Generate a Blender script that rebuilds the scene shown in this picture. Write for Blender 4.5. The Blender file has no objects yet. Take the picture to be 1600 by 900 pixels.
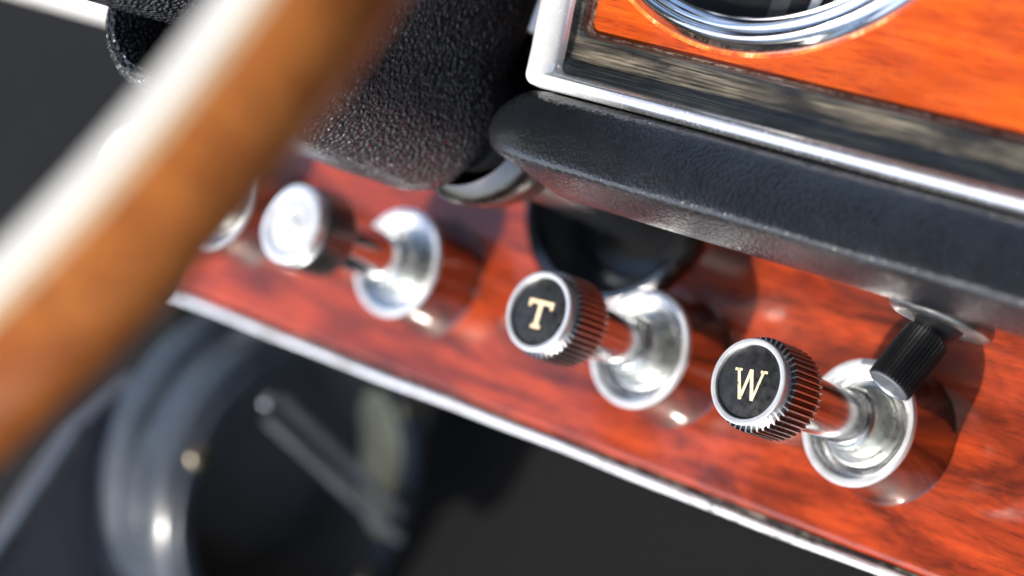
import bpy, bmesh, math, random
from mathutils import Matrix, Vector

S = 0.001                      # everything below is written in millimetres
R = math.radians
scene = bpy.context.scene
COL = scene.collection
random.seed(7)

# The dashboard frame: X to the car's right, Z up along the fascia, -Y out towards the driver.
# The fascia leans back by TILT, so the whole frame is turned about X.
TILT = R(107)
M = Matrix.Rotation(-TILT, 4, 'X')


def frame_dir(x, y, z):
    return (M.to_3x3() @ Vector((x, y, z))).normalized()


# ------------------------------------------------------------------ camera
cam_d = bpy.data.cameras.new("camera")
cam = bpy.data.objects.new("camera", cam_d)
COL.objects.link(cam)
yaw, pitch, roll = -0.72, 0.0147, 0.3407
f = Vector((math.sin(yaw) * math.cos(pitch), math.cos(yaw) * math.cos(pitch), math.sin(pitch)))
r = Vector((math.cos(yaw), -math.sin(yaw), 0))
u = r.cross(f)
r2 = math.cos(roll) * r + math.sin(roll) * u
u2 = -math.sin(roll) * r + math.cos(roll) * u
cm = Matrix((r2, u2, -f)).transposed().to_4x4()
cm.translation = Vector((329.67, -522.86, -6.29)) * S
cam.matrix_world = M @ cm
cam_d.sensor_width = 36
cam_d.lens = 36 * 4031.45 / 1600
cam_d.clip_start = 0.01
cam_d.clip_end = 100
cam_d.dof.use_dof = True
cam_d.dof.focus_distance = 0.566
cam_d.dof.aperture_fstop = 6.6
cam_d.dof.aperture_blades = 0
scene.camera = cam

# ------------------------------------------------------------------ light
SUN = frame_dir(-0.11, -0.69, -0.72)          # direction towards the sun
elev = math.asin(SUN.z)
azim = math.atan2(SUN.x, SUN.y)
world = bpy.data.worlds.new("World")
scene.world = world
world.use_nodes = True
wn = world.node_tree.nodes
bg = wn["Background"]
sky = wn.new("ShaderNodeTexSky")
sky.sky_type = 'NISHITA'
sky.sun_disc = False
sky.sun_elevation = elev
sky.sun_rotation = azim
sky.air_density = 1.0
sky.dust_density = 3.0
world.node_tree.links.new(sky.outputs[0], bg.inputs[0])
bg.inputs[1].default_value = 0.15
sun_d = bpy.data.lights.new("sun", 'SUN')
sun_d.energy = 3.1
sun_d.angle = R(0.53)
sun_d.color = (1.0, 0.955, 0.89)
sun = bpy.data.objects.new("sun", sun_d)
sun.rotation_euler = SUN.to_track_quat('Z', 'Y').to_euler()
COL.objects.link(sun)

scene.view_settings.view_transform = 'Standard'
scene.view_settings.look = 'None'
scene.view_settings.gamma = 1
scene.view_settings.exposure = 1.08
scene.cycles.use_denoising = True
scene.cycles.max_bounces = 10
scene.cycles.sample_clamp_indirect = 6
scene.cycles.blur_glossy = 0.3


# ------------------------------------------------------------------ materials
class NT:
    """small helper to wire a node tree"""

    def __init__(self, name):
        self.m = bpy.data.materials.new(name)
        self.m.use_nodes = True
        self.t = self.m.node_tree
        self.b = self.t.nodes["Principled BSDF"]
        self.tc = self.t.nodes.new("ShaderNodeTexCoord")

    def n(self, kind, **kw):
        nd = self.t.nodes.new(kind)
        for k, v in kw.items():
            if k in nd.inputs:
                nd.inputs[k].default_value = v
            else:
                setattr(nd, k, v)
        return nd

    def l(self, a, b):
        self.t.links.new(a, b)

    def coords(self, scale=(1, 1, 1), rot=(0, 0, 0), loc=(0, 0, 0)):
        mp = self.n("ShaderNodeMapping")
        mp.inputs["Scale"].default_value = scale
        mp.inputs["Rotation"].default_value = rot
        mp.inputs["Location"].default_value = loc
        self.l(self.tc.outputs["Object"], mp.inputs["Vector"])
        return mp.outputs[0]

    def noise(self, vec, scale=1.0, detail=4, rough=0.55, dist=0.0):
        nd = self.n("ShaderNodeTexNoise")
        nd.inputs["Scale"].default_value = scale
        nd.inputs["Detail"].default_value = detail
        nd.inputs["Roughness"].default_value = rough
        nd.inputs["Distortion"].default_value = dist
        self.l(vec, nd.inputs["Vector"])
        return nd.outputs["Fac"]

    def ramp(self, fac, stops):
        nd = self.n("ShaderNodeValToRGB")
        e = nd.color_ramp.elements
        while len(e) < len(stops):
            e.new(0.5)
        for el, (p, c) in zip(e, stops):
            el.position = p
            el.color = tuple(c) + (1,) if len(c) == 3 else c
        self.l(fac, nd.inputs[0])
        return nd.outputs[0]

    def mix(self, fac, a, b, mode='MIX'):
        nd = self.n("ShaderNodeMix", data_type='RGBA', blend_type=mode)
        if isinstance(fac, (int, float)):
            nd.inputs[0].default_value = fac
        else:
            self.l(fac, nd.inputs[0])
        for s, v in ((6, a), (7, b)):
            if isinstance(v, tuple):
                nd.inputs[s].default_value = v + (1,)
            else:
                self.l(v, nd.inputs[s])
        return nd.outputs[2]

    def bump(self, h, strength=0.5, dist=0.0003, normal=None):
        nd = self.n("ShaderNodeBump")
        nd.inputs["Strength"].default_value = strength
        nd.inputs["Distance"].default_value = dist
        self.l(h, nd.inputs["Height"])
        if normal is not None:
            self.l(normal, nd.inputs["Normal"])
        return nd.outputs[0]

    def set(self, **kw):
        for k, v in kw.items():
            k = k.replace('_', ' ')
            if isinstance(v, (int, float)):
                self.b.inputs[k].default_value = v
            elif isinstance(v, tuple):
                self.b.inputs[k].default_value = v + (1,) if len(v) == 3 else v
            else:
                self.l(v, self.b.inputs[k])
        return self


def g(v):
    return (v, v, v)


def wood(name, dark, mid, light, scale=1.0, seed=0.0, blotch=0.55, coat=1.0, rough=0.08, gold=None):
    k = NT(name)
    off = (seed, seed * 1.7, seed * 0.6)
    streak = k.noise(k.coords((26 * scale, 200 * scale, 420 * scale), loc=off), 1.0, 7, 0.66, 0.5)
    burl = k.noise(k.coords((24 * scale, 60 * scale, 95 * scale), loc=off), 1.0, 6, 0.62, 1.3)
    fine = k.noise(k.coords((170 * scale, 1200 * scale, 2300 * scale), loc=off), 1.0, 3, 0.6)
    base = k.ramp(streak, [(0.30, mid), (0.62, light)])
    bl = k.ramp(burl, [(0.37, g(1)), (0.60, g(0))])
    blf = k.n("ShaderNodeMath", operation='MULTIPLY')
    k.l(bl, blf.inputs[0])
    blf.inputs[1].default_value = blotch
    c = k.mix(blf.outputs[0], base, dark)
    pores = k.ramp(fine, [(0.36, g(0.9)), (0.47, g(0))])
    pf = k.n("ShaderNodeMath", operation='MULTIPLY')
    k.l(pores, pf.inputs[0])
    pf.inputs[1].default_value = 0.55
    c = k.mix(pf.outputs[0], c, dark)
    if gold:
        gn = k.noise(k.coords((17, 17, 17), loc=off), 1.0, 2, 0.5)
        c = k.mix(k.ramp(gn, [(0.54, g(0)), (0.66, g(0.9))]), c, gold)
    wav = k.noise(k.coords((160, 160, 160)), 1.0, 3, 0.5)
    k.set(Base_Color=c, Roughness=0.45, Specular_IOR_Level=0.15, Coat_Weight=coat, Coat_IOR=1.55)
    smudge = k.noise(k.coords((70, 70, 70)), 1.0, 4, 0.6)
    k.set(Coat_Roughness=k.ramp(smudge, [(0.35, g(rough)), (0.7, g(rough * 2.6))]))
    k.set(Coat_Normal=k.bump(wav, 0.08, 0.0004))
    return k.m


def leather(name, col, cell=1500, strength=0.7, rough=0.42, stretch=(1, 1, 1), dist=0.00025, var=0.5, coat=0.0, coat_r=0.16):
    k = NT(name)
    v = k.coords(stretch)
    wob = k.noise(v, cell * 0.5, 3, 0.6)
    add = k.n("ShaderNodeVectorMath", operation='MULTIPLY_ADD')
    cb = k.n("ShaderNodeCombineXYZ")
    for i in range(3):
        k.l(wob, cb.inputs[i])
    k.l(cb.outputs[0], add.inputs[0])
    add.inputs[1].default_value = (0.0011, -0.0011, 0.0009)
    k.l(v, add.inputs[2])
    vo = k.n("ShaderNodeTexVoronoi", feature='SMOOTH_F1')
    vo.inputs["Scale"].default_value = cell
    vo.inputs["Smoothness"].default_value = 0.35
    vo.inputs["Randomness"].default_value = 1.0
    k.l(add.outputs[0], vo.inputs["Vector"])
    inv = k.ramp(vo.outputs["Distance"], [(0.15, g(1)), (0.75, g(0))])
    big = k.noise(v, cell * 0.28, 3, 0.6)
    h = k.mix(0.35, inv, big, 'MIX')
    dirt = k.noise(v, 60, 5, 0.65)
    k.set(Base_Color=k.ramp(dirt, [(0.3, tuple(c * (1 - var * 0.5) for c in col)), (0.75, tuple(c * (1 + var) for c in col))]))
    k.set(Roughness=k.ramp(dirt, [(0.3, g(rough * 0.85)), (0.75, g(rough * 1.2))]), Specular_IOR_Level=0.5)
    nrm = k.bump(h, strength, dist)
    k.set(Normal=nrm)
    if coat:
        k.set(Coat_Weight=coat, Coat_IOR=1.6, Coat_Roughness=coat_r, Coat_Normal=nrm)
    return k.m


def metal(name, col, rough=0.08, smudge=0.08, bump=0.0, scale=120, stretch=(1, 1, 1), metallic=1.0, specks=0.0):
    k = NT(name)
    v = k.coords(stretch)
    nz = k.noise(v, scale, 5, 0.65)
    k.set(Base_Color=k.ramp(nz, [(0.25, tuple(c * 0.82 for c in col)), (0.7, col)]), Metallic=metallic)
    rr = k.ramp(nz, [(0.4, g(rough)), (0.75, g(rough + smudge))])
    if specks:
        sp = k.noise(k.coords((1, 1, 1)), 1500, 2, 0.6)
        spr = k.ramp(sp, [(0.66, g(0)), (0.70, g(specks))])
        rr = k.mix(spr, rr, (0.7, 0.7, 0.7))
    k.set(Roughness=rr)
    if bump:
        fine = k.noise(v, scale * 8, 4, 0.6)
        k.set(Normal=k.bump(fine, bump, 0.0001))
    return k.m


def plain(name, col, rough=0.5, spec=0.5, var=0.35, scale=90, bump=0.15, coat=0.0, bdist=0.0003):
    k = NT(name)
    nz = k.noise(k.coords(), scale, 5, 0.65)
    k.set(Base_Color=k.ramp(nz, [(0.3, tuple(c * (1 - var) for c in col)), (0.7, tuple(c * (1 + var) for c in col))]),
          Roughness=k.ramp(nz, [(0.3, g(rough * 0.8)), (0.7, g(min(1, rough * 1.25)))]), Specular_IOR_Level=spec, Coat_Weight=coat)
    if bump:
        k.set(Normal=k.bump(k.noise(k.coords(), scale * 9, 4, 0.6), bump, bdist))
    return k.m


MAT = {}
MAT['wood_low'] = wood("lacquered_red_walnut", (0.032, 0.006, 0.004), (0.19, 0.019, 0.006), (0.43, 0.054, 0.012), 0.8, 5.3, 0.78, 1.0, 0.045)
MAT['wood_up'] = wood("lacquered_orange_walnut", (0.16, 0.016, 0.005), (0.48, 0.057, 0.007), (0.68, 0.110, 0.010), 0.9, 9.7, 0.38, 0.8, 0.14)
MAT['wood_rim'] = wood("varnished_rim_wood", (0.10, 0.020, 0.007), (0.32, 0.085, 0.020), (0.55, 0.19, 0.045), 0.16, 2.6, 0.35, 1.0, 0.14)
MAT['leather'] = leather("grained_black_leather", (0.009, 0.0105, 0.013), 1150, 0.7, 0.25, coat=0.4, dist=0.0002)
MAT['crackle'] = leather("black_crackle_paint", (0.020, 0.021, 0.023), 950, 1.0, 0.2, dist=0.0010, coat=0.35, coat_r=0.10)
MAT['chrome'] = metal("polished_chrome", (0.86, 0.88, 0.90), 0.05, 0.08)
MAT['chrome_old'] = metal("aged_chrome", (0.86, 0.87, 0.87), 0.17, 0.16, 0.10, 160, specks=0.5)


def glare_trim(name):
    # less metallic round the corner to paint in its white glare; rail stays chrome
    k = NT(name)
    sep = k.n("ShaderNodeSeparateXYZ")
    k.l(k.tc.outputs["Object"], sep.inputs[0])
    nz = k.noise(k.coords(), 130, 5, 0.65)
    ad = k.n("ShaderNodeMath", operation='MULTIPLY_ADD')
    k.l(nz, ad.inputs[0])
    ad.inputs[1].default_value = 0.02
    k.l(sep.outputs["X"], ad.inputs[2])
    mr = k.n("ShaderNodeMapRange")
    mr.inputs["From Min"].default_value = -0.048
    mr.inputs["From Max"].default_value = -0.022
    mr.inputs["To Min"].default_value = 0.28
    mr.inputs["To Max"].default_value = 0.95
    k.l(ad.outputs[0], mr.inputs["Value"])
    sp = k.ramp(k.noise(k.coords(), 1500, 2, 0.6), [(0.66, g(0.19)), (0.72, g(0.6))])
    k.set(Base_Color=k.ramp(nz, [(0.3, g(0.74)), (0.62, (0.90, 0.91, 0.92))]), Metallic=mr.outputs[0], Roughness=sp)
    return k.m


MAT['trim_chrome'] = glare_trim("glare_trim_chrome")


def pitted(name):
    k = NT(name)
    nz = k.noise(k.coords((220, 500, 500)), 1.0, 6, 0.7)
    patch = k.noise(k.coords((14, 14, 14), loc=(2, 0, 0)), 1.0, 3, 0.5)
    m = k.n("ShaderNodeMath", operation='MULTIPLY')
    k.l(k.ramp(nz, [(0.50, g(0)), (0.62, g(1))]), m.inputs[0])
    k.l(k.ramp(patch, [(0.42, g(0.1)), (0.60, g(1))]), m.inputs[1])
    k.set(Base_Color=k.mix(m.outputs[0], (0.92, 0.93, 0.95), (0.10, 0.08, 0.06)), Metallic=0.5,
          Roughness=k.ramp(nz, [(0.4, g(0.22)), (0.7, g(0.5))]), Normal=k.bump(nz, 0.4, 0.0003))
    return k.m


MAT['strip_chrome'] = pitted("pitted_strip_chrome")
MAT['chrome_ring'] = metal("brushed_chrome", (0.90, 0.91, 0.92), 0.28, 0.12, 0.1, 250, metallic=0.65)
MAT['satin'] = metal("satin_nickel", (0.70, 0.72, 0.70), 0.26, 0.14, 0.15, 200)
MAT['flute_black'] = metal("dark_flute_chrome", (0.17, 0.165, 0.16), 0.2, 0.15)  # darker metal for the flutes and the ferrule
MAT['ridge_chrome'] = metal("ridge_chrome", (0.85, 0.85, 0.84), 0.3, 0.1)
MAT['dark_chrome'] = metal("smoked_chrome", (0.20, 0.195, 0.19), 0.16, 0.10)
MAT['stem_chrome'] = metal("stem_chrome", (0.66, 0.67, 0.69), 0.12, 0.06)
MAT['barrel'] = metal("smoky_barrel_chrome", (0.34, 0.33, 0.32), 0.10, 0.08, 0.05, 160, specks=0.3)
MAT['nickel'] = metal("dull_grey_metal", (0.34, 0.35, 0.35), 0.30, 0.15, 0.2, 140)
MAT['reflection_cap'] = metal("painted_reflection_silver", (0.86, 0.86, 0.86), 0.38, 0.1, 0.1, 200, metallic=0.6)  # pale colour stands in for a bright reflection on the knob face


def dusty_disc(name):
    k = NT(name)
    nz = k.noise(k.coords(), 500, 5, 0.65)
    dust = k.noise(k.coords(), 2600, 2, 0.6)
    c = k.ramp(nz, [(0.3, g(0.011)), (0.7, (0.022, 0.024, 0.027))])
    k.set(Base_Color=k.mix(k.ramp(dust, [(0.75, g(0)), (0.80, g(0.3))]), c, (0.22, 0.22, 0.22)),
          Roughness=k.ramp(nz, [(0.35, g(0.22)), (0.65, g(0.5))]), Normal=k.bump(nz, 0.3, 0.0001))
    return k.m


MAT['black_disc'] = dusty_disc("dusty_black_enamel")
MAT['letter'] = plain("cream_lettering", (0.80, 0.66, 0.42), 0.5, 0.4, 0.12, 900, 0.2)
MAT['cap_grey'] = metal("grey_end_cap", (0.42, 0.46, 0.50), 0.35, 0.1)


def worn_letter(name):
    k = NT(name)
    nz = k.noise(k.coords((900, 900, 900)), 1.0, 4, 0.65)
    c = k.ramp(nz, [(0.30, (0.03, 0.025, 0.02)), (0.40, (0.80, 0.62, 0.36)), (0.7, (0.88, 0.78, 0.56))])
    k.set(Base_Color=c, Roughness=0.5)
    return k.m


MAT['letter'] = worn_letter("worn_cream_lettering")
MAT['black_plastic'] = plain("black_plastic", (0.009, 0.010, 0.012), 0.42, 0.5, 0.3, 200, 0.2)
MAT['black_gloss'] = plain("black_gloss_paint", (0.012, 0.013, 0.015), 0.16, 0.5, 0.2, 60, 0.05)
MAT['rubber'] = plain("black_rubber", (0.022, 0.023, 0.025), 0.42, 0.5, 0.3, 100, 0.2)
MAT['void'] = plain("black_carpet", (0.009, 0.0094, 0.0098), 0.9, 0.1, 0.25, 300, 0.5, 0.0, 0.002)
MAT['duct_grey'] = plain("duct_grey", (0.10, 0.10, 0.10), 0.8, 0.2, 0.2, 60, 0.2)
MAT['rod_grey'] = plain("grey_rod", (0.24, 0.24, 0.24), 0.4)
MAT['kick'] = plain("dark_grey_trim_vinyl", (0.10, 0.098, 0.11), 0.5, 0.5, 0.2, 30, 0.2)
MAT['door'] = plain("blocker_black", (0.022, 0.023, 0.024), 0.8, 0.2, 0.2, 60, 0.3)  # dark surface of the added light-blocking walls
MAT['deep_black'] = plain("deep_black_vinyl", (0.006, 0.0064, 0.0068), 0.8, 0.2, 0.2, 60, 0.3)
MAT['cream'] = plain("cream_vinyl", (0.78, 0.78, 0.76), 0.55, 0.4, 0.05, 60, 0.1)
MAT['olive'] = plain("lit_olive", (0.72, 0.72, 0.50), 0.55, 0.4, 0.25, 60, 0.1)  # pale olive for the painted lit crescent inside the vent
MAT['drum'] = plain("blue_black_enamel", (0.05, 0.06, 0.075), 0.28, 0.5, 0.3, 40, 0.1)
MAT['brass'] = metal("tarnished_brass", (0.42, 0.36, 0.26), 0.35, 0.2, 0.2, 90)
MAT['sheen_white'] = plain("painted_sheen", (0.84, 0.81, 0.76), 0.3, 0.5, 0.06, 60, 0.05)  # white sheen of the varnished rim, painted as a pale band
MAT['sheen_cream'] = plain("painted_sheen_edge", (0.66, 0.50, 0.32), 0.3, 0.5, 0.15, 60, 0.05)  # soft cream edge of the painted sheen
MAT['dial'] = plain("black_dial", (0.010, 0.011, 0.012), 0.5, 0.3, 0.2, 200, 0.0)
MAT['white_patch'] = plain("white_dial_patch", (0.75, 0.77, 0.78), 0.5, 0.3, 0.1, 200, 0.0)
MAT['grey_patch'] = plain("grey_dial_patch", (0.07, 0.075, 0.08), 0.5, 0.3, 0.1, 200, 0.0)


def worn_black(name):
    k = NT(name)
    st = k.noise(k.coords((45, 700, 2400)), 1.0, 6, 0.7, 0.3)
    patch = k.noise(k.coords((40, 60, 160)), 1.0, 4, 0.6, 0.5)
    mul = k.n("ShaderNodeMath", operation='MULTIPLY')
    k.l(k.ramp(st, [(0.42, g(0)), (0.66, g(1))]), mul.inputs[0])
    k.l(k.ramp(patch, [(0.38, g(0.05)), (0.66, g(1))]), mul.inputs[1])
    c = k.mix(mul.outputs[0], (0.012, 0.012, 0.012), (0.36, 0.31, 0.23))
    k.set(Base_Color=c, Roughness=0.34, Specular_IOR_Level=0.6, Normal=k.bump(st, 0.35, 0.0002))
    return k.m


MAT['worn'] = worn_black("worn_black_lacquer")


def chipped(name):
    k = NT(name)
    nz = k.noise(k.coords((500, 900, 900)), 1.0, 5, 0.7)
    c = k.ramp(nz, [(0.40, (0.03, 0.02, 0.015)), (0.50, (0.30, 0.16, 0.08)), (0.62, (0.62, 0.52, 0.40))])
    k.set(Base_Color=c, Roughness=0.7, Normal=k.bump(nz, 0.7, 0.0005))
    return k.m


MAT['chipped'] = chipped("chipped_lacquer_edge")


def chipped_gold(name):
    k = NT(name)
    nz = k.noise(k.coords((150, 150, 150)), 1.0, 6, 0.7)
    c = k.ramp(nz, [(0.42, (0.42, 0.06, 0.01)), (0.55, (0.50, 0.20, 0.03)), (0.66, (0.70, 0.52, 0.30))])
    k.set(Base_Color=c, Roughness=0.5, Normal=k.bump(nz, 0.4, 0.0004))
    return k.m


MAT['chipped_gold'] = chipped_gold("golden_lacquer_edge")


def glass(name):
    k = NT(name)
    k.set(Base_Color=(1.0, 1.0, 1.0), Roughness=0.02, Transmission_Weight=1.0, IOR=1.1)
    return k.m


MAT['glass'] = glass("dial_glass")


# ------------------------------------------------------------------ object helpers
def empty(name, loc):
    o = bpy.data.objects.new(name, None)
    o.empty_display_size = 0.01
    COL.objects.link(o)
    o.matrix_world = M @ Matrix.Translation(Vector(loc) * S)
    return o


def tag(o, label=None, cat=None, group=None, kind=None):
    if label:
        o['label'] = label
    if cat:
        o['category'] = cat
    if group:
        o['group'] = group
    if kind:
        o['kind'] = kind
    return o


def thing(name, label, cat, loc, group=None):
    return tag(empty(name, loc), label, cat, group)


def link(name, bm, mat, parent=None, loc=(0, 0, 0), angle=32):
    """bm is written in millimetres relative to loc (or to the parent thing)"""
    bmesh.ops.recalc_face_normals(bm, faces=bm.faces)
    bm.transform(Matrix.Scale(S, 4))
    me = bpy.data.meshes.new(name)
    bm.to_mesh(me)
    bm.free()
    for p in me.polygons:
        p.use_smooth = True
    me.set_sharp_from_angle(angle=R(angle))
    me.materials.append(MAT[mat])
    o = bpy.data.objects.new(name, me)
    COL.objects.link(o)
    if parent is not None:
        o.parent = parent
    else:
        o.matrix_world = M @ Matrix.Translation(Vector(loc) * S)
    return o


AX = {'y': Matrix.Identity(4), 'x': Matrix.Rotation(R(-90), 4, 'Z'), 'z': Matrix.Rotation(R(-90), 4, 'X')}


def lathe(prof, n=96, mtx=None, closed=False, rfun=None, bm=None):
    """profile of (radius, y) turned about the Y axis, then placed with mtx"""
    bm = bm or bmesh.new()
    mtx = mtx or Matrix.Identity(4)
    rings = []
    for i, (rad, y) in enumerate(prof):
        if rad < 1e-6:
            rings.append([bm.verts.new(mtx @ Vector((0, y, 0)))])
            continue
        ring = []
        for k in range(n):
            a = 2 * math.pi * k / n
            rr = rfun(i, k, rad) if rfun else rad
            ring.append(bm.verts.new(mtx @ Vector((rr * math.cos(a), y, rr * math.sin(a)))))
        rings.append(ring)
    pairs = list(zip(rings[:-1], rings[1:]))
    if closed:
        pairs.append((rings[-1], rings[0]))
    for A, B in pairs:
        if len(A) == 1 and len(B) == 1:
            continue
        for k in range(n):
            k2 = (k + 1) % n
            if len(A) == 1:
                bm.faces.new((A[0], B[k], B[k2]))
            elif len(B) == 1:
                bm.faces.new((A[k], B[0], A[k2]))
            else:
                bm.faces.new((A[k], B[k], B[k2], A[k2]))
    return bm


def sweep(rows, closed=False, bm=None, caps=True):
    """rows: list of equal-length point lists (cross-sections)"""
    bm = bm or bmesh.new()
    V = [[bm.verts.new(Vector(p)) for p in row] for row in rows]
    m = len(V[0])
    for A, B in zip(V[:-1], V[1:]):
        for k in range(m if closed else m - 1):
            k2 = (k + 1) % m
            bm.faces.new((A[k], A[k2], B[k2], B[k]))
    if closed and caps:
        bm.faces.new(V[0])
        bm.faces.new(list(reversed(V[-1])))
    return bm


def box(lo, hi, bevel=0.0, seg=3, bm=None):
    b = bmesh.new()
    bmesh.ops.create_cube(b, size=1)
    for v in b.verts:
        v.co = Vector([lo[i] + (v.co[i] + 0.5) * (hi[i] - lo[i]) for i in range(3)])
    if bevel:
        bmesh.ops.bevel(b, geom=list(b.edges), offset=bevel, segments=seg, affect='EDGES', profile=0.6)
    return b


def tube(pts, rad, n=16, bm=None):
    pts = [Vector(p) for p in pts]
    rows = []
    up = None
    for i, p in enumerate(pts):
        d = (pts[min(i + 1, len(pts) - 1)] - pts[max(i - 1, 0)]).normalized()
        if up is None:
            up = d.orthogonal().normalized()
        up = (up - d * up.dot(d)).normalized()
        side = d.cross(up)
        rr = rad[i] if isinstance(rad, (list, tuple)) else rad
        rows.append([p + rr * (math.cos(2 * math.pi * k / n) * up + math.sin(2 * math.pi * k / n) * side) for k in range(n)])
    return sweep(rows, True, bm)


def arc(cx, cy, rad, a0, a1, n):
    return [(cx + rad * math.cos(R(a0 + (a1 - a0) * i / n)), cy + rad * math.sin(R(a0 + (a1 - a0) * i / n))) for i in range(n + 1)]


# ------------------------------------------------------------------ setting: footwell
def footwell():
    # black carpeted bulkhead and floor seen as a dark void under the dashboard
    bm = bmesh.new()
    prof = [(175, 420), (175, -60), (172, -160), (165, -240)]
    nx = 24
    rows = []
    for i in range(nx + 1):
        x = -900 + 1800 * i / nx
        rows.append([(x, y + 3 * math.sin(x * 0.05 + z * 0.03), z) for y, z in prof])
    sweep(rows, False, bm)
    o = link('footwell_floor', bm, 'void', None)
    tag(o, kind='structure')


footwell()


def light_blockers():
    # unseen dark walls added to block sky light and darken reflections; left side open
    b = box((640, -1000, -500), (680, 300, 500), 6)
    tag(link('side_light_blocker', b, 'door', None), kind='structure')  # 'door' is the dark material of these added walls
    b = box((-690, -1000, -540), (680, -900, 500), 30, 5)
    tag(link('rear_light_blocker', b, 'door', None), kind='structure')


light_blockers()

# ------------------------------------------------------------------ lower fascia
CX, CZ, CR = -103.0, 37.0, 27.0          # hole for the steering column


def lower_fascia():
    t = thing('lower_dashboard_panel', 'glossy red brown veneered lower dashboard panel carrying the row of chrome pull knobs',
              'dashboard panel', (0, 0, -31))
    dz = 31
    bm = bmesh.new()
    z0, z1, x0, x1 = -26.5, 70, -258, 160
    outer = [(x0, z0), (x1, z0), (x1, z1), (x0, z1)]
    sub = []
    for i in range(4):
        a, b = outer[i], outer[(i + 1) % 4]
        n = 30 if i % 2 == 0 else 6
        for k in range(n):
            sub.append((a[0] + (b[0] - a[0]) * k / n, a[1] + (b[1] - a[1]) * k / n))
    vo = [bm.verts.new((x, 0, z + dz)) for x, z in sub]
    vi = [bm.verts.new((CX + CR * math.cos(2 * math.pi * k / 64), 0, CZ + dz + CR * math.sin(2 * math.pi * k / 64))) for k in range(64)]
    es = [bm.edges.new((L[i], L[(i + 1) % len(L)])) for L in (vo, vi) for i in range(len(L))]
    bmesh.ops.triangle_fill(bm, edges=es, use_beauty=True)
    # rounded lower lip, then back round the rear
    lip = [(0.0, z0)] + [(2.6 - 2.6 * math.cos(R(a)), z0 - 2.6 * math.sin(R(a))) for a in range(10, 91, 10)] + [(14, z0 - 2.6)]
    rows = [[(x0 + (x1 - x0) * i / 40, y, z + dz) for y, z in lip] for i in range(41)]
    sweep(rows, False, bm)
    link('wood_veneer', bm, 'wood_low', t)
    # half-round chrome strip under the lip
    prof = arc(0.4, -31.2, 1.15, 60, 330, 16)
    rows = []
    for i in range(61):
        x = x0 + (x1 - x0) * i / 60
        w = 0.22 * math.sin(x * 0.045) + 0.10 * math.sin(x * 0.13 + 1)
        rows.append([(x, y, z + dz + w) for y, z in prof])
    link('chrome_strip', sweep(rows, True), 'strip_chrome', t)
    # dark seal between veneer and strip
    prof = [(0.6, -29.0), (0.6, -31.0), (6, -31.0), (6, -29.0)]
    link('seal_strip', sweep([[(x, y, z + dz) for y, z in prof] for x in (x0, x1)], True), 'chipped_dark', t)


def chipped_dark(name):
    k = NT(name)
    nz = k.noise(k.coords((260, 700, 700)), 1.0, 5, 0.7)
    c = k.ramp(nz, [(0.50, (0.012, 0.010, 0.009)), (0.66, (0.30, 0.27, 0.22))])
    k.set(Base_Color=c, Roughness=0.5, Normal=k.bump(nz, 0.6, 0.0006))
    return k.m


MAT['chipped_dark'] = chipped_dark("grimy_seal")
lower_fascia()


# ------------------------------------------------------------------ column grommet, column, ferrule, shroud
def column():
    t = thing('column_grommet', 'black round rubber grommet where the steering column passes through the red wood', 'grommet', (CX, 0, CZ))
    prof = [(CR + 4.5, -0.4), (CR + 4.2, -2.4), (CR + 2.6, -3.4), (CR + 0.8, -2.8), (CR + 0.2, -1.2)]
    link('rim_ring', lathe(prof, 96), 'dark_chrome', t)
    prof = [(CR + 0.2, -1.2), (CR - 1.5, 1.5), (CR - 5, 5), (20, 9), (15.6, 10)]
    link('boot', lathe(prof, 96), 'black_gloss', t)

    t = thing('steering_column', 'glossy black steering column tube with a chrome ferrule below the crackle shroud', 'steering column', (-100, -40, 41))
    link('tube', lathe([(15.2, 60), (15.2, 0), (15.2, -35), (15, -36)], 64), 'black_gloss', t)
    prof = [(15.3, -10), (18.5, -10.6), (20.2, -12.0), (21.2, -14.2), (21.6, -16.4), (21.8, -17), (22.4, -18), (23.0, -20.5), (23.0, -24), (22.4, -27), (20, -30)]
    link('ferrule', lathe(prof, 96), 'flute_black', t)

    # shroud: rounded box tube, hollow at the driver's end
    t = thing('column_shroud', 'black crackle painted steering column shroud with a hollow rounded end', 'column shroud', (-114, -110, 60))

    def rrect(hx, z0, z1, rad, y, n=14):
        pts = []
        for cx, cz, a0 in ((hx - rad, z0 + rad, -90), (hx - rad, z1 - rad, 0), (-hx + rad, z1 - rad, 90), (-hx + rad, z0 + rad, 180)):
            for i in range(n + 1):
                a = R(a0 + 90 * i / n)
                pts.append((cx + rad * math.cos(a), y, cz + rad * math.sin(a)))
        return pts
    hx = 29.0
    zb, zt = -44.0, 60.0
    rows = []
    # rear end cap, rounded
    for s in (0.3, 6, 12):
        pass
    for y, ins in ((40, 20), (40.4, 9), (39.6, 5.5), (38.0, 3.2), (35.5, 1.4), (32, 0.4), (28, 0), (10, 0), (-10, 0), (-25, 0), (-36, 0.1), (-39.5, 0.7), (-41.5, 2.0), (-42.3, 3.5), (-41.6, 5.0), (-39.5, 6.0), (-30, 6.4), (-10, 6.6), (15, 6.8)):
        rows.append(rrect(hx - ins, zb + ins, zt - ins, max(20.0 - ins * 0.9, 3.0), y))
    bm = sweep(rows, True)
    link('casing', bm, 'crackle', t)


column()

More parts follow.
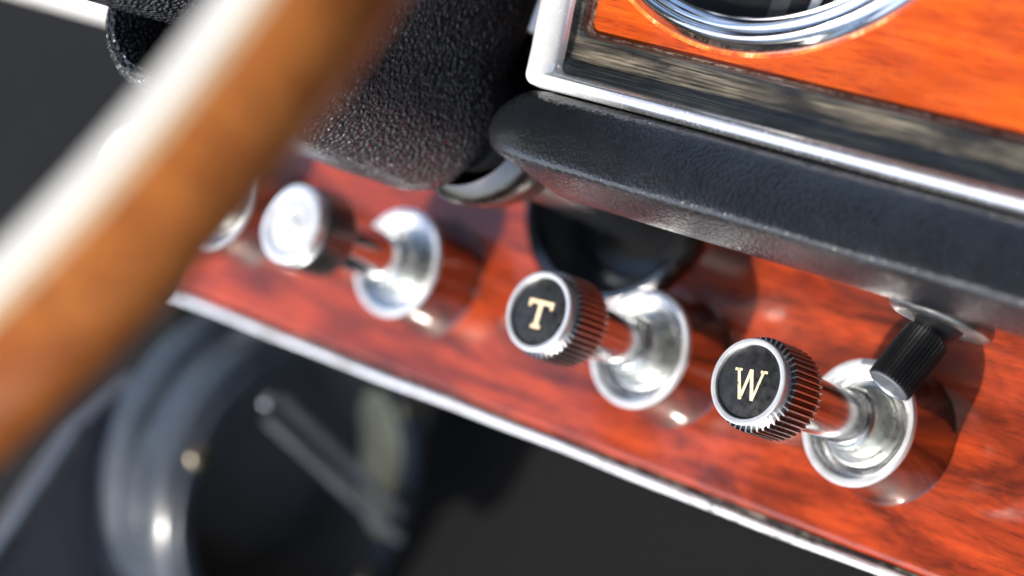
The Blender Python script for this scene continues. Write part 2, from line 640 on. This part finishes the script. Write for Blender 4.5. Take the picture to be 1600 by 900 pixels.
# ------------------------------------------------------------------ padded roll
def padded_roll():
    t = thing('padded_dash_roll', 'black grained leather padded roll running under the instrument panel', 'dashboard padding', (0, -70, 36))
    ox, oy, oz = 0, -70, 36
    # (outward offset, z): outward is -Y on the straight run
    prof = [(-16, 47.4), (-6.5, 47.0), (-3.2, 46.75), (-1.9, 46.3), (-1.1, 45.6), (-0.6, 44.8), (-0.3, 43.8), (0.1, 41), (0.45, 38), (0.6, 35), (0.6, 32.6), (0.55, 31.4),
            (0.4, 30.8), (0.1, 30.3), (-0.4, 29.9), (-1.2, 29.55), (-3.0, 29.0), (-8.0, 27.75), (-13, 26.5), (-17.0, 25.7), (-20, 25.6), (-24, 26.2), (-34, 28.2)]
    RAD = 26.0
    path = []
    for i in range(34):
        x = 130 - (130 + 56) * i / 33
        path.append((x, -95.4, 0.0, -1.0))
    for i in range(1, 19):
        a = R(-90 - 90 * i / 18)
        path.append((-56 + RAD * math.cos(a), -95.4 + RAD + RAD * math.sin(a), math.cos(a), math.sin(a)))
    path.append((-82, -60, -1.0, 0.0))
    path.append((-82, -44, -1.0, 0.0))
    rows = []
    for j, (x, y, nx, ny) in enumerate(path):
        row = []
        for o, z in prof:
            k = o
            if j > 33:
                k = max(o, -23 + 0.1 * (j - 33))
            wob = 0.10 * math.sin(x * 0.11 + z) + 0.06 * math.sin(x * 0.31 + z * 2)
            tt = min(1.0, max(0.0, (j - 29) / 22.0))
            zz = 36.5 + (z - 36.5) * math.sqrt(1 - 0.88 * tt ** 2.2)
            k -= 6.0 * tt ** 1.5 * min(1.0, abs((z - 37.5) / 8.0) ** 2.2)
            row.append((x + nx * (k + wob) - ox, y + ny * (k + wob) - oy, zz - oz))
        rows.append(row)
    link('leather_cover', sweep(rows, False), 'leather', t, angle=60)
    # underside board rising to the fascia
    prof = [(-64.0, 28.4), (-40, 29.8), (-4, 32.5), (-4, 44), (-64, 46)]
    rows = [[(x - ox, y - oy, z - oz) for y, z in prof] for x in (-44, 130)]
    link('base_board', sweep(rows, True), 'rubber', t)


padded_roll()

# ------------------------------------------------------------------ upper instrument panel
def mitre_path(ol, ob, y, xr=135, ztop=215):
    """polyline: from the right end along the bottom, round the corner, up the leaning left side"""
    x0, z0 = -57.3, 48.8
    pts = [(xr - (xr - 10) * i / 6, y, z0 + ob) for i in range(6)]
    pts += [(x0 + ol + 40, y, z0 + ob), (x0 + ol + 16, y, z0 + ob)]
    rad = 2.6
    cx, cz = x0 + ol + rad, z0 + ob + rad
    for i in range(7):
        a = R(-90 - 90 * i / 6)
        pts.append((cx + rad * math.cos(a), y, cz + rad * math.sin(a)))
    for h, lean in ((8, -0.9), (14, -2.2), (22, -3.5), (40, -5.0), (80, -6), (165, -6)):
        pts.append((x0 + ol + lean, y, z0 + ob + h))
    return pts


def upper_panel():
    t = thing('instrument_panel', 'orange veneered instrument panel framed by a worn black moulding and chrome trim', 'instrument panel', (0, -90, 120))
    ox, oy, oz = 0, -90, 120

    def strip(spec):
        rows = [mitre_path(*s) for s in spec]
        cols = list(zip(*rows))
        return [[(p[0] - ox, p[1] - oy, p[2] - oz) for p in c] for c in cols]
    # chrome bead
    spec = [(-5.6, -1.9, -92.0), (-5.6, -1.9, -95.0), (-5.2, -1.7, -96.0), (-4.2, -1.1, -97.0), (-2.6, -0.3, -97.7), (-0.6, 0.5, -97.9),
            (1.2, 1.1, -97.5), (2.2, 1.6, -96.8), (2.7, 1.95, -96.0), (2.9, 2.15, -95.0), (3.0, 2.3, -94.2)]
    rows = strip(spec)
    link('chrome_trim', sweep(rows, False), 'trim_chrome', t)
    # worn black moulding
    spec = [(2.8, 2.2, -94.6), (3.0, 3.2, -93.8), (3.1, 4.8, -93.0), (3.2, 6.6, -92.6), (3.3, 8.2, -92.6), (3.35, 9.4, -92.9),
            (3.4, 10.4, -93.1), (3.45, 11.4, -92.8), (3.5, 12.2, -92.0), (3.6, 12.7, -90.4)]
    link('moulding', sweep(strip(spec), False), 'worn', t, angle=50)
    # chipped lacquer line where moulding meets veneer
    spec = [(3.5, 12.55, -91.2), (3.7, 12.9, -90.9), (4.0, 13.25, -90.35), (4.1, 13.4, -89.9)]
    rows = strip(spec)
    link('chipped_edge', sweep(rows, False), 'chipped', t)
    # veneer
    edge = mitre_path(3.3, 12.6, -90.2)
    bm = bmesh.new()
    vs = [bm.verts.new((p[0] - ox, p[1] - oy, p[2] - oz)) for p in edge]
    vs.append(bm.verts.new((135 - ox, -90.2 - oy, edge[-1][2] - oz)))
    bm.faces.new(vs)
    bmesh.ops.triangulate(bm, faces=bm.faces)
    link('wood_veneer', bm, 'wood_up', t)
    # dashboard body behind the veneer
    bm = box((-60.0 - ox, -88 - oy, 47 - oz), (135 - ox, -20 - oy, 215 - oz))
    link('panel_body', bm, 'rubber', t)


upper_panel()


def gauge():
    t = thing('dashboard_gauge', 'round gauge with a wide polished chrome bezel set in orange wood', 'gauge', (-17.3, -90, 125.8))
    prof = [(60.9, 0.1), (60.7, -0.9), (60.2, -1.5), (59.6, -2.4), (58.9, -3.5), (58.3, -4.1), (57.9, -4.2), (57.7, -3.7), (57.4, -3.6),
            (56.9, -4.5), (56.3, -5.0), (55.7, -4.9), (55.3, -4.3), (55.1, -3.6), (54.8, -3.8), (54.3, -4.2), (53.8, -3.8), (53.5, -2.6), (53.3, -0.8)]
    link('bezel', lathe(prof, 200), 'chrome', t)
    link('lacquer_edge', lathe([(61.9, 0.0), (61.6, -0.22), (60.8, -0.25)], 200), 'chipped_gold', t)
    d = link('dial', lathe([(53.6, -0.8), (30, -0.8), (0, -0.8)], 96), 'dial', t)
    bm = bmesh.new()
    bm.faces.new([bm.verts.new(p) for p in ((10.5, -1.0, -52), (15.2, -1.0, -51), (15.2, -1.0, -38), (10.5, -1.0, -38))])
    link('dial_band', bm, 'grey_patch', d)  # grey patch just in front of the dial face
    bm = bmesh.new()
    bm.faces.new([bm.verts.new(p) for p in ((20.2, -1.1, -48.5), (22.6, -1.1, -47.6), (23.4, -1.1, -44.5), (24.6, -1.1, -41.5), (21.4, -1.1, -41.5), (20.6, -1.1, -45))])
    link('dial_patch', bm, 'white_patch', d)  # small white patch just in front of the dial face
    link('glass', lathe([(54.0, -2.2), (53.6, -2.5), (30, -2.9), (0, -3.0)], 96), 'glass', t)


gauge()


# ------------------------------------------------------------------ pull knobs
def poly_prism(polys, y0, y1, rot):
    bm = bmesh.new()
    c, s = math.cos(rot), math.sin(rot)
    for poly in polys:
        f_ = [bm.verts.new((x * c - z * s, y0, x * s + z * c)) for x, z in poly]
        b_ = [bm.verts.new((x * c - z * s, y1, x * s + z * c)) for x, z in poly]
        bm.faces.new(f_)
        n = len(poly)
        for i in range(n):
            bm.faces.new((f_[i], b_[i], b_[(i + 1) % n], f_[(i + 1) % n]))
    bmesh.ops.triangulate(bm, faces=[fc for fc in bm.faces if len(fc.verts) > 4])
    return bm


LETTER_W = [[(-3.65, 2.75), (-2.95, 2.75), (-1.42, -2.6), (-0.32, 2.75), (0.52, 2.75), (1.80, -2.5), (3.10, 2.75), (3.72, 2.75), (1.98, -4.1), (1.22, -4.1),
             (0.06, 1.0), (-1.18, -4.1), (-1.95, -4.1)],
            [(-4.25, 2.76), (-4.25, 2.2), (-2.35, 2.2), (-2.35, 2.76)],
            [(2.6, 2.76), (2.6, 2.2), (4.4, 2.2), (4.4, 2.76)]]
LETTER_T = [[(-3.8, 2.75), (3.8, 2.75), (3.8, 1.75), (-3.8, 1.75)], [(-3.8, 1.74), (-2.9, 1.74), (-3.15, 0.8), (-3.8, 0.9)],
            [(2.9, 1.74), (3.8, 1.74), (3.8, 0.9), (3.15, 0.8)], [(-0.65, 1.74), (0.65, 1.74), (0.65, -3.2), (-0.65, -3.2)],
            [(-1.45, -3.21), (1.45, -3.21), (1.45, -4.1), (-1.45, -4.1)]]

KNOB_GROUP = 'pull knobs in a row on the lower dashboard panel'


def knob(loc, label, L, letter=None, rot=0.0, pale=False, first=None):
    """pull knob: flared cup on the fascia, shaft, knurled head with a disc"""
    t = thing('pull_knob', label, 'knob', loc, KNOB_GROUP)
    if first is None:
        barrel = [(16.75, 0.0), (16.5, -0.5), (16.4, -0.9), (16.3, -1.6), (15.8, -5), (15.45, -9), (15.3, -14), (15.25, -16.0)]
        link('barrel', lathe(barrel, 128), 'barrel', t)
        rim = [(15.25, -16.0), (15.1, -16.7), (14.85, -17.05), (14.0, -17.15), (13.5, -17.0), (13.2, -16.4)]
        link('cup_rim', lathe(rim, 128), 'chrome_ring', t)
        cup = [(13.2, -16.4), (13.15, -15.2), (12.9, -13.8), (12.3, -12.9), (11.6, -12.6), (10.9, -12.8), (10.4, -13.4)]
        link('cup', lathe(cup, 128), 'chrome_old', t)
        nut = [(10.5, -12.6), (10.45, -14.0), (10.2, -14.7), (9.7, -14.9), (9.2, -14.7), (8.9, -14.1), (8.7, -13.9), (8.3, -14.0), (8.0, -14.8), (7.7, -16.0), (7.5, -20.6), (7.25, -21.6), (6.9, -22.0), (6.3, -22.1)]
        link('collar', lathe(nut, 96), 'satin', t)
    else:
        for ch in first.children:
            if ch.name.split('.')[0] in ('cup', 'cup_rim', 'barrel', 'collar'):
                c = ch.copy()
                COL.objects.link(c)
                c.parent = t
    k = -L
    rs = 6.8 if pale else 6.3
    link('shaft', lathe([(rs, -11), (rs, k + 12), (rs, k + 10)], 64), 'chrome' if pale else 'stem_chrome', t)
    rf = 10.6 if pale else 9.75
    NT_, SUBS = (50, 6) if pale else (44, 8)
    rk = 11.2 if pale else 10.75

    def fl(i, n, rad):
        ph = n % SUBS
        if pale:
            return rad - (0.5 if ph in (2, 3, 4) else 0.0) if 1 <= i <= 4 else rad
        if 1 <= i <= 4:
            return rad - (0.0, 0.0, 0.06, 0.50, 0.62, 0.62, 0.50, 0.06)[ph]
        return rad
    kn = [(rf - 0.55, k + 3.3), (rk - 0.12, k + 3.3), (rk, k + 3.5), (rk, k + 13.4), (rk - 0.2, k + 14.0), (rk - 0.9, k + 14.2), (6.0, k + 14.2)]
    nn = NT_ * SUBS
    head = link('knurled_head', lathe(kn, nn, rfun=fl), 'nickel' if pale else 'flute_black', t, angle=24)
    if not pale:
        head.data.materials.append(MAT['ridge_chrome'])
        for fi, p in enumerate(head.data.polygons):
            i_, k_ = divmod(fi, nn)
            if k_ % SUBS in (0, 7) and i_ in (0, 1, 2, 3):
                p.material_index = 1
    ring = [(rf - 0.5, k + 4), (rf - 0.45, k + 1.0), (rf - 0.15, k + 0.75), (rf, k + 0.45), (rf - 0.05, k + 0.12), (rf - 0.25, k - 0.05), (rf - 1.0, k - 0.12), (rf - 1.3, k + 0.0), (rf - 1.42, k + 0.3), (rf - 1.5, k + 1.2)]
    if pale:
        ring = [(rf - 0.3, k + 4), (rf - 0.1, k + 1.0), (rf, k + 0.45), (rf - 0.1, k + 0.1), (rf - 0.7, k - 0.3), (rf - 2.0, k - 0.4), (rf - 2.8, k - 0.1), (rf - 3.0, k + 0.6)]
    link('face_ring', lathe(ring, 128), 'chrome_ring', t)
    di = [(rf - 1.3, k + 0.85), (rf - 1.9, k + 0.65), (0, k + 0.62)] if not pale else [(rf - 2.8, k + 0.4), (rf - 3.4, k + 0.2), (3.6, k + 0.2), (3.3, k + 0.45), (2.9, k + 0.2), (0, k + 0.15)]
    disc = link('disc', lathe(di, 96), 'reflection_cap' if pale else 'black_disc', t)
    if letter:
        bm = poly_prism(letter, k + 0.50, k + 0.64, rot)
        link('letter', bm, 'letter', disc)
    return t


kw = knob((0, 0, 0), 'knurled pull knob with a black face lettered W', 63.2, LETTER_W, R(9))
knob((-67.9, 0, -0.4), 'knurled pull knob with a black face lettered T', 58.0, LETTER_T, R(4), first=kw)
knob((-156.7, 0, 0.2), 'pull knob with a plain face coloured pale for a bright reflection, and fine knurling', 59.0, None, 0, True, first=kw)
knob((-235, 0, 1), 'pull knob mostly hidden behind the wooden steering wheel rim', 52.0, None, 0, True, first=kw)


# ------------------------------------------------------------------ small toggle under the roll
def toggle():
    t = thing('toggle_switch', 'small black knurled toggle on a dull metal washer under the leather roll', 'switch', (33.0, -50, 27.0))
    # washer lies on the sloping underside
    tilt = Matrix.Rotation(R(-5.0), 4, 'X')
    prof = [(0, 1.6), (11.0, 1.4), (11.7, 0.6), (11.9, -0.6), (11.5, -1.6), (10.4, -2.3), (8.6, -2.5), (6.0, -2.2), (5.4, -1.6)]
    link('washer', lathe(prof, 96, tilt @ Matrix.Rotation(R(90), 4, 'X')), 'nickel', t)
    d = Vector((-0.13, -0.43, -1.0)).normalized()
    q = d.to_track_quat('Y', 'Z').to_matrix().to_4x4()
    base = Matrix.Translation(Vector((-0.5, 1.0, -0.5))) @ q
    link('neck', lathe([(5.6, 0), (5.2, 2.5), (4.2, 4.5), (4.2, 6)], 48, base), 'black_plastic', t)

    def fl(i, n, rad):
        return rad - (0.38 if n % 5 in (2, 3, 4) else 0.0) if 2 <= i <= 4 else rad
    prof = [(3.4, 4.4), (4.6, 4.9), (5.2, 5.8), (5.35, 12), (5.25, 18.8), (5.0, 19.2), (4.7, 19.3)]
    link('grip', lathe(prof, 180, base, rfun=fl), 'black_plastic', t, angle=20)
    link('end_cap', lathe([(4.72, 18.6), (4.7, 19.35), (4.4, 19.45), (4.2, 19.2), (0, 19.15)], 64, base), 'cap_grey', t)


toggle()


# ------------------------------------------------------------------ steering wheel
def steering_wheel():
    C0 = Vector((-128, -277.1, 45.9))
    t = thing('steering_wheel', 'out of focus varnished wooden steering wheel rim crossing the foreground', 'steering wheel', C0)
    tl = 0.2595
    a = Vector((1, 0, 0))
    n_ = Vector((0, -math.cos(tl), math.sin(tl)))
    b = Vector((0, math.sin(tl), math.cos(tl)))
    def rim_part(p0, p1, ra, NS=260, NR=22):
        bm = bmesh.new()
        V = []
        for i in range(NS):
            t_ = 2 * math.pi * i / NS
            rad = a * math.cos(t_) + b * math.sin(t_)
            V.append([bm.verts.new(rad * (195 + ra * math.cos(R(p0 + (p1 - p0) * k / NR))) + n_ * (ra * math.sin(R(p0 + (p1 - p0) * k / NR)))) for k in range(NR + 1)])
        for i in range(NS):
            for k in range(NR):
                i2 = (i + 1) % NS
                bm.faces.new((V[i][k], V[i2][k], V[i2][k + 1], V[i][k + 1]))
        return bm
    rim = link('rim', rim_part(-190, 66, 11.0), 'wood_rim', t)
    link('sheen_band', rim_part(72, 172, 11.15), 'sheen_white', rim)  # strip of the rim coloured as its sheen
    link('sheen_edge', rim_part(60, 72.5, 11.1), 'sheen_cream', rim)
    for ang in (0, 180):
        d = a * math.cos(R(ang)) + b * math.sin(R(ang))
        link('spoke', tube([d * 20 + n_ * -14, d * 90 + n_ * -10, d * 186 + n_ * 0], [7, 6, 4.5]), 'satin', t)
    ax = Vector((14, 112, 2)) - Vector((0, 0, 0))
    link('hub', tube([Vector((0, -6, 2)), ax * 0.1, ax * 0.8, ax * 1.02, ax * 1.12], [20, 22, 19, 17, 16]), 'crackle', t)


steering_wheel()


# ------------------------------------------------------------------ air vent and side trim, far left
def vent():
    t = thing('air_vent', 'round black air vent drum with a control lever in the dark footwell', 'air vent', (-262, 88, -80))
    X = AX['x']           # lathe y -> +x
    prof = [(60, -34), (60.5, -26), (59.5, -22), (57, -20), (56.5, -16), (57.5, -13), (57.5, -6), (56, -2.5), (53, -1)]
    link('drum', lathe(prof, 96, X), 'drum', t)
    prof = [(53, -1.5), (52.5, 0.5), (50, 1.2), (47, 0.6), (45.5, -0.8), (44.5, -4)]
    link('face_ring', lathe(prof, 96, X), 'drum', t)
    bm = bmesh.new()
    lathe([(44.5, -3), (44, -14), (42, -32), (20, -33), (0, -33)], 96, X, bm=bm)
    link('duct', bm, 'duct_grey', t)
    # olive liner painted in as the lit part of the far inner wall
    rows = []
    for i in range(25):
        a = R(-12 + 76 * i / 24)
        w = math.sin(math.pi * i / 24) ** 0.5
        rows.append([(0.5 - 22 * j / 4 * w, 43.4 * math.cos(a), 43.4 * math.sin(a)) for j in range(5)])
    link('lit_crescent', sweep(rows, False), 'olive', t)
    # lever: two rods with a ball tip
    tip = Vector((2, -32.5, 25.5))
    end = Vector((2, 47, -2))
    o = Vector((0, 4, -8))
    lv = link('lever', tube([tip + o * 0.6, end + o * 0.6], 2.2), 'rod_grey', t)
    link('lever_rod', tube([tip + Vector((0, 6, 0)) - o * 0.35, end - o * 0.45], 2.0), 'rod_grey', lv)
    bm = bmesh.new()
    bmesh.ops.create_uvsphere(bm, u_segments=24, v_segments=16, radius=2.6, matrix=Matrix.Translation(tip))
    link('lever_ball', bm, 'chrome', lv)
    for y, z in ((-50.5, 3), (42, -24), (33, -31), (33, 36)):
        bm = bmesh.new()
        bmesh.ops.create_uvsphere(bm, u_segments=20, v_segments=12, radius=4.2, matrix=Matrix.Translation((0.8, y, z)) @ Matrix.Diagonal((0.5, 1, 1, 1)))
        link('screw', bm, 'brass', t)

    t = thing('kick_panel', 'dark grey vinyl side panel with a metal edge beside the air vent', 'side panel', (-300, 30, -120))
    bm = sweep([[(x, y0, z), (x, 110, z)] for x, y0, z in ((0, -54, -90), (0, -25, -8), (0, -11, 36), (0, 6, 58))])
    sweep([[(0, y0, z), (-8, y0, z), (-8, 110, z)] for y0, z in ((-54, -90), (-25, -8), (-11, 36), (6, 58))], False, bm)
    link('vinyl_board', bm, 'kick', t)
    # edging along the front edge of the panel
    link('edge_strip', tube([(2, -54, -90), (2, -25, -8), (2, -11, 36)], [3, 2.6, 2.2]), 'nickel', t)


vent()


def side_trim():
    t = thing('door_trim', 'black door trim with a pale padded top seen blurred behind the shroud', 'door trim', (-430, 80, 0))
    link('lower_board', box((-320, 0, -330), (90, 12, 51), 4), 'deep_black', t)
    link('padded_top', box((-320, -6, 51.5), (260, 40, 200), 10, 5), 'cream', t)


side_trim()
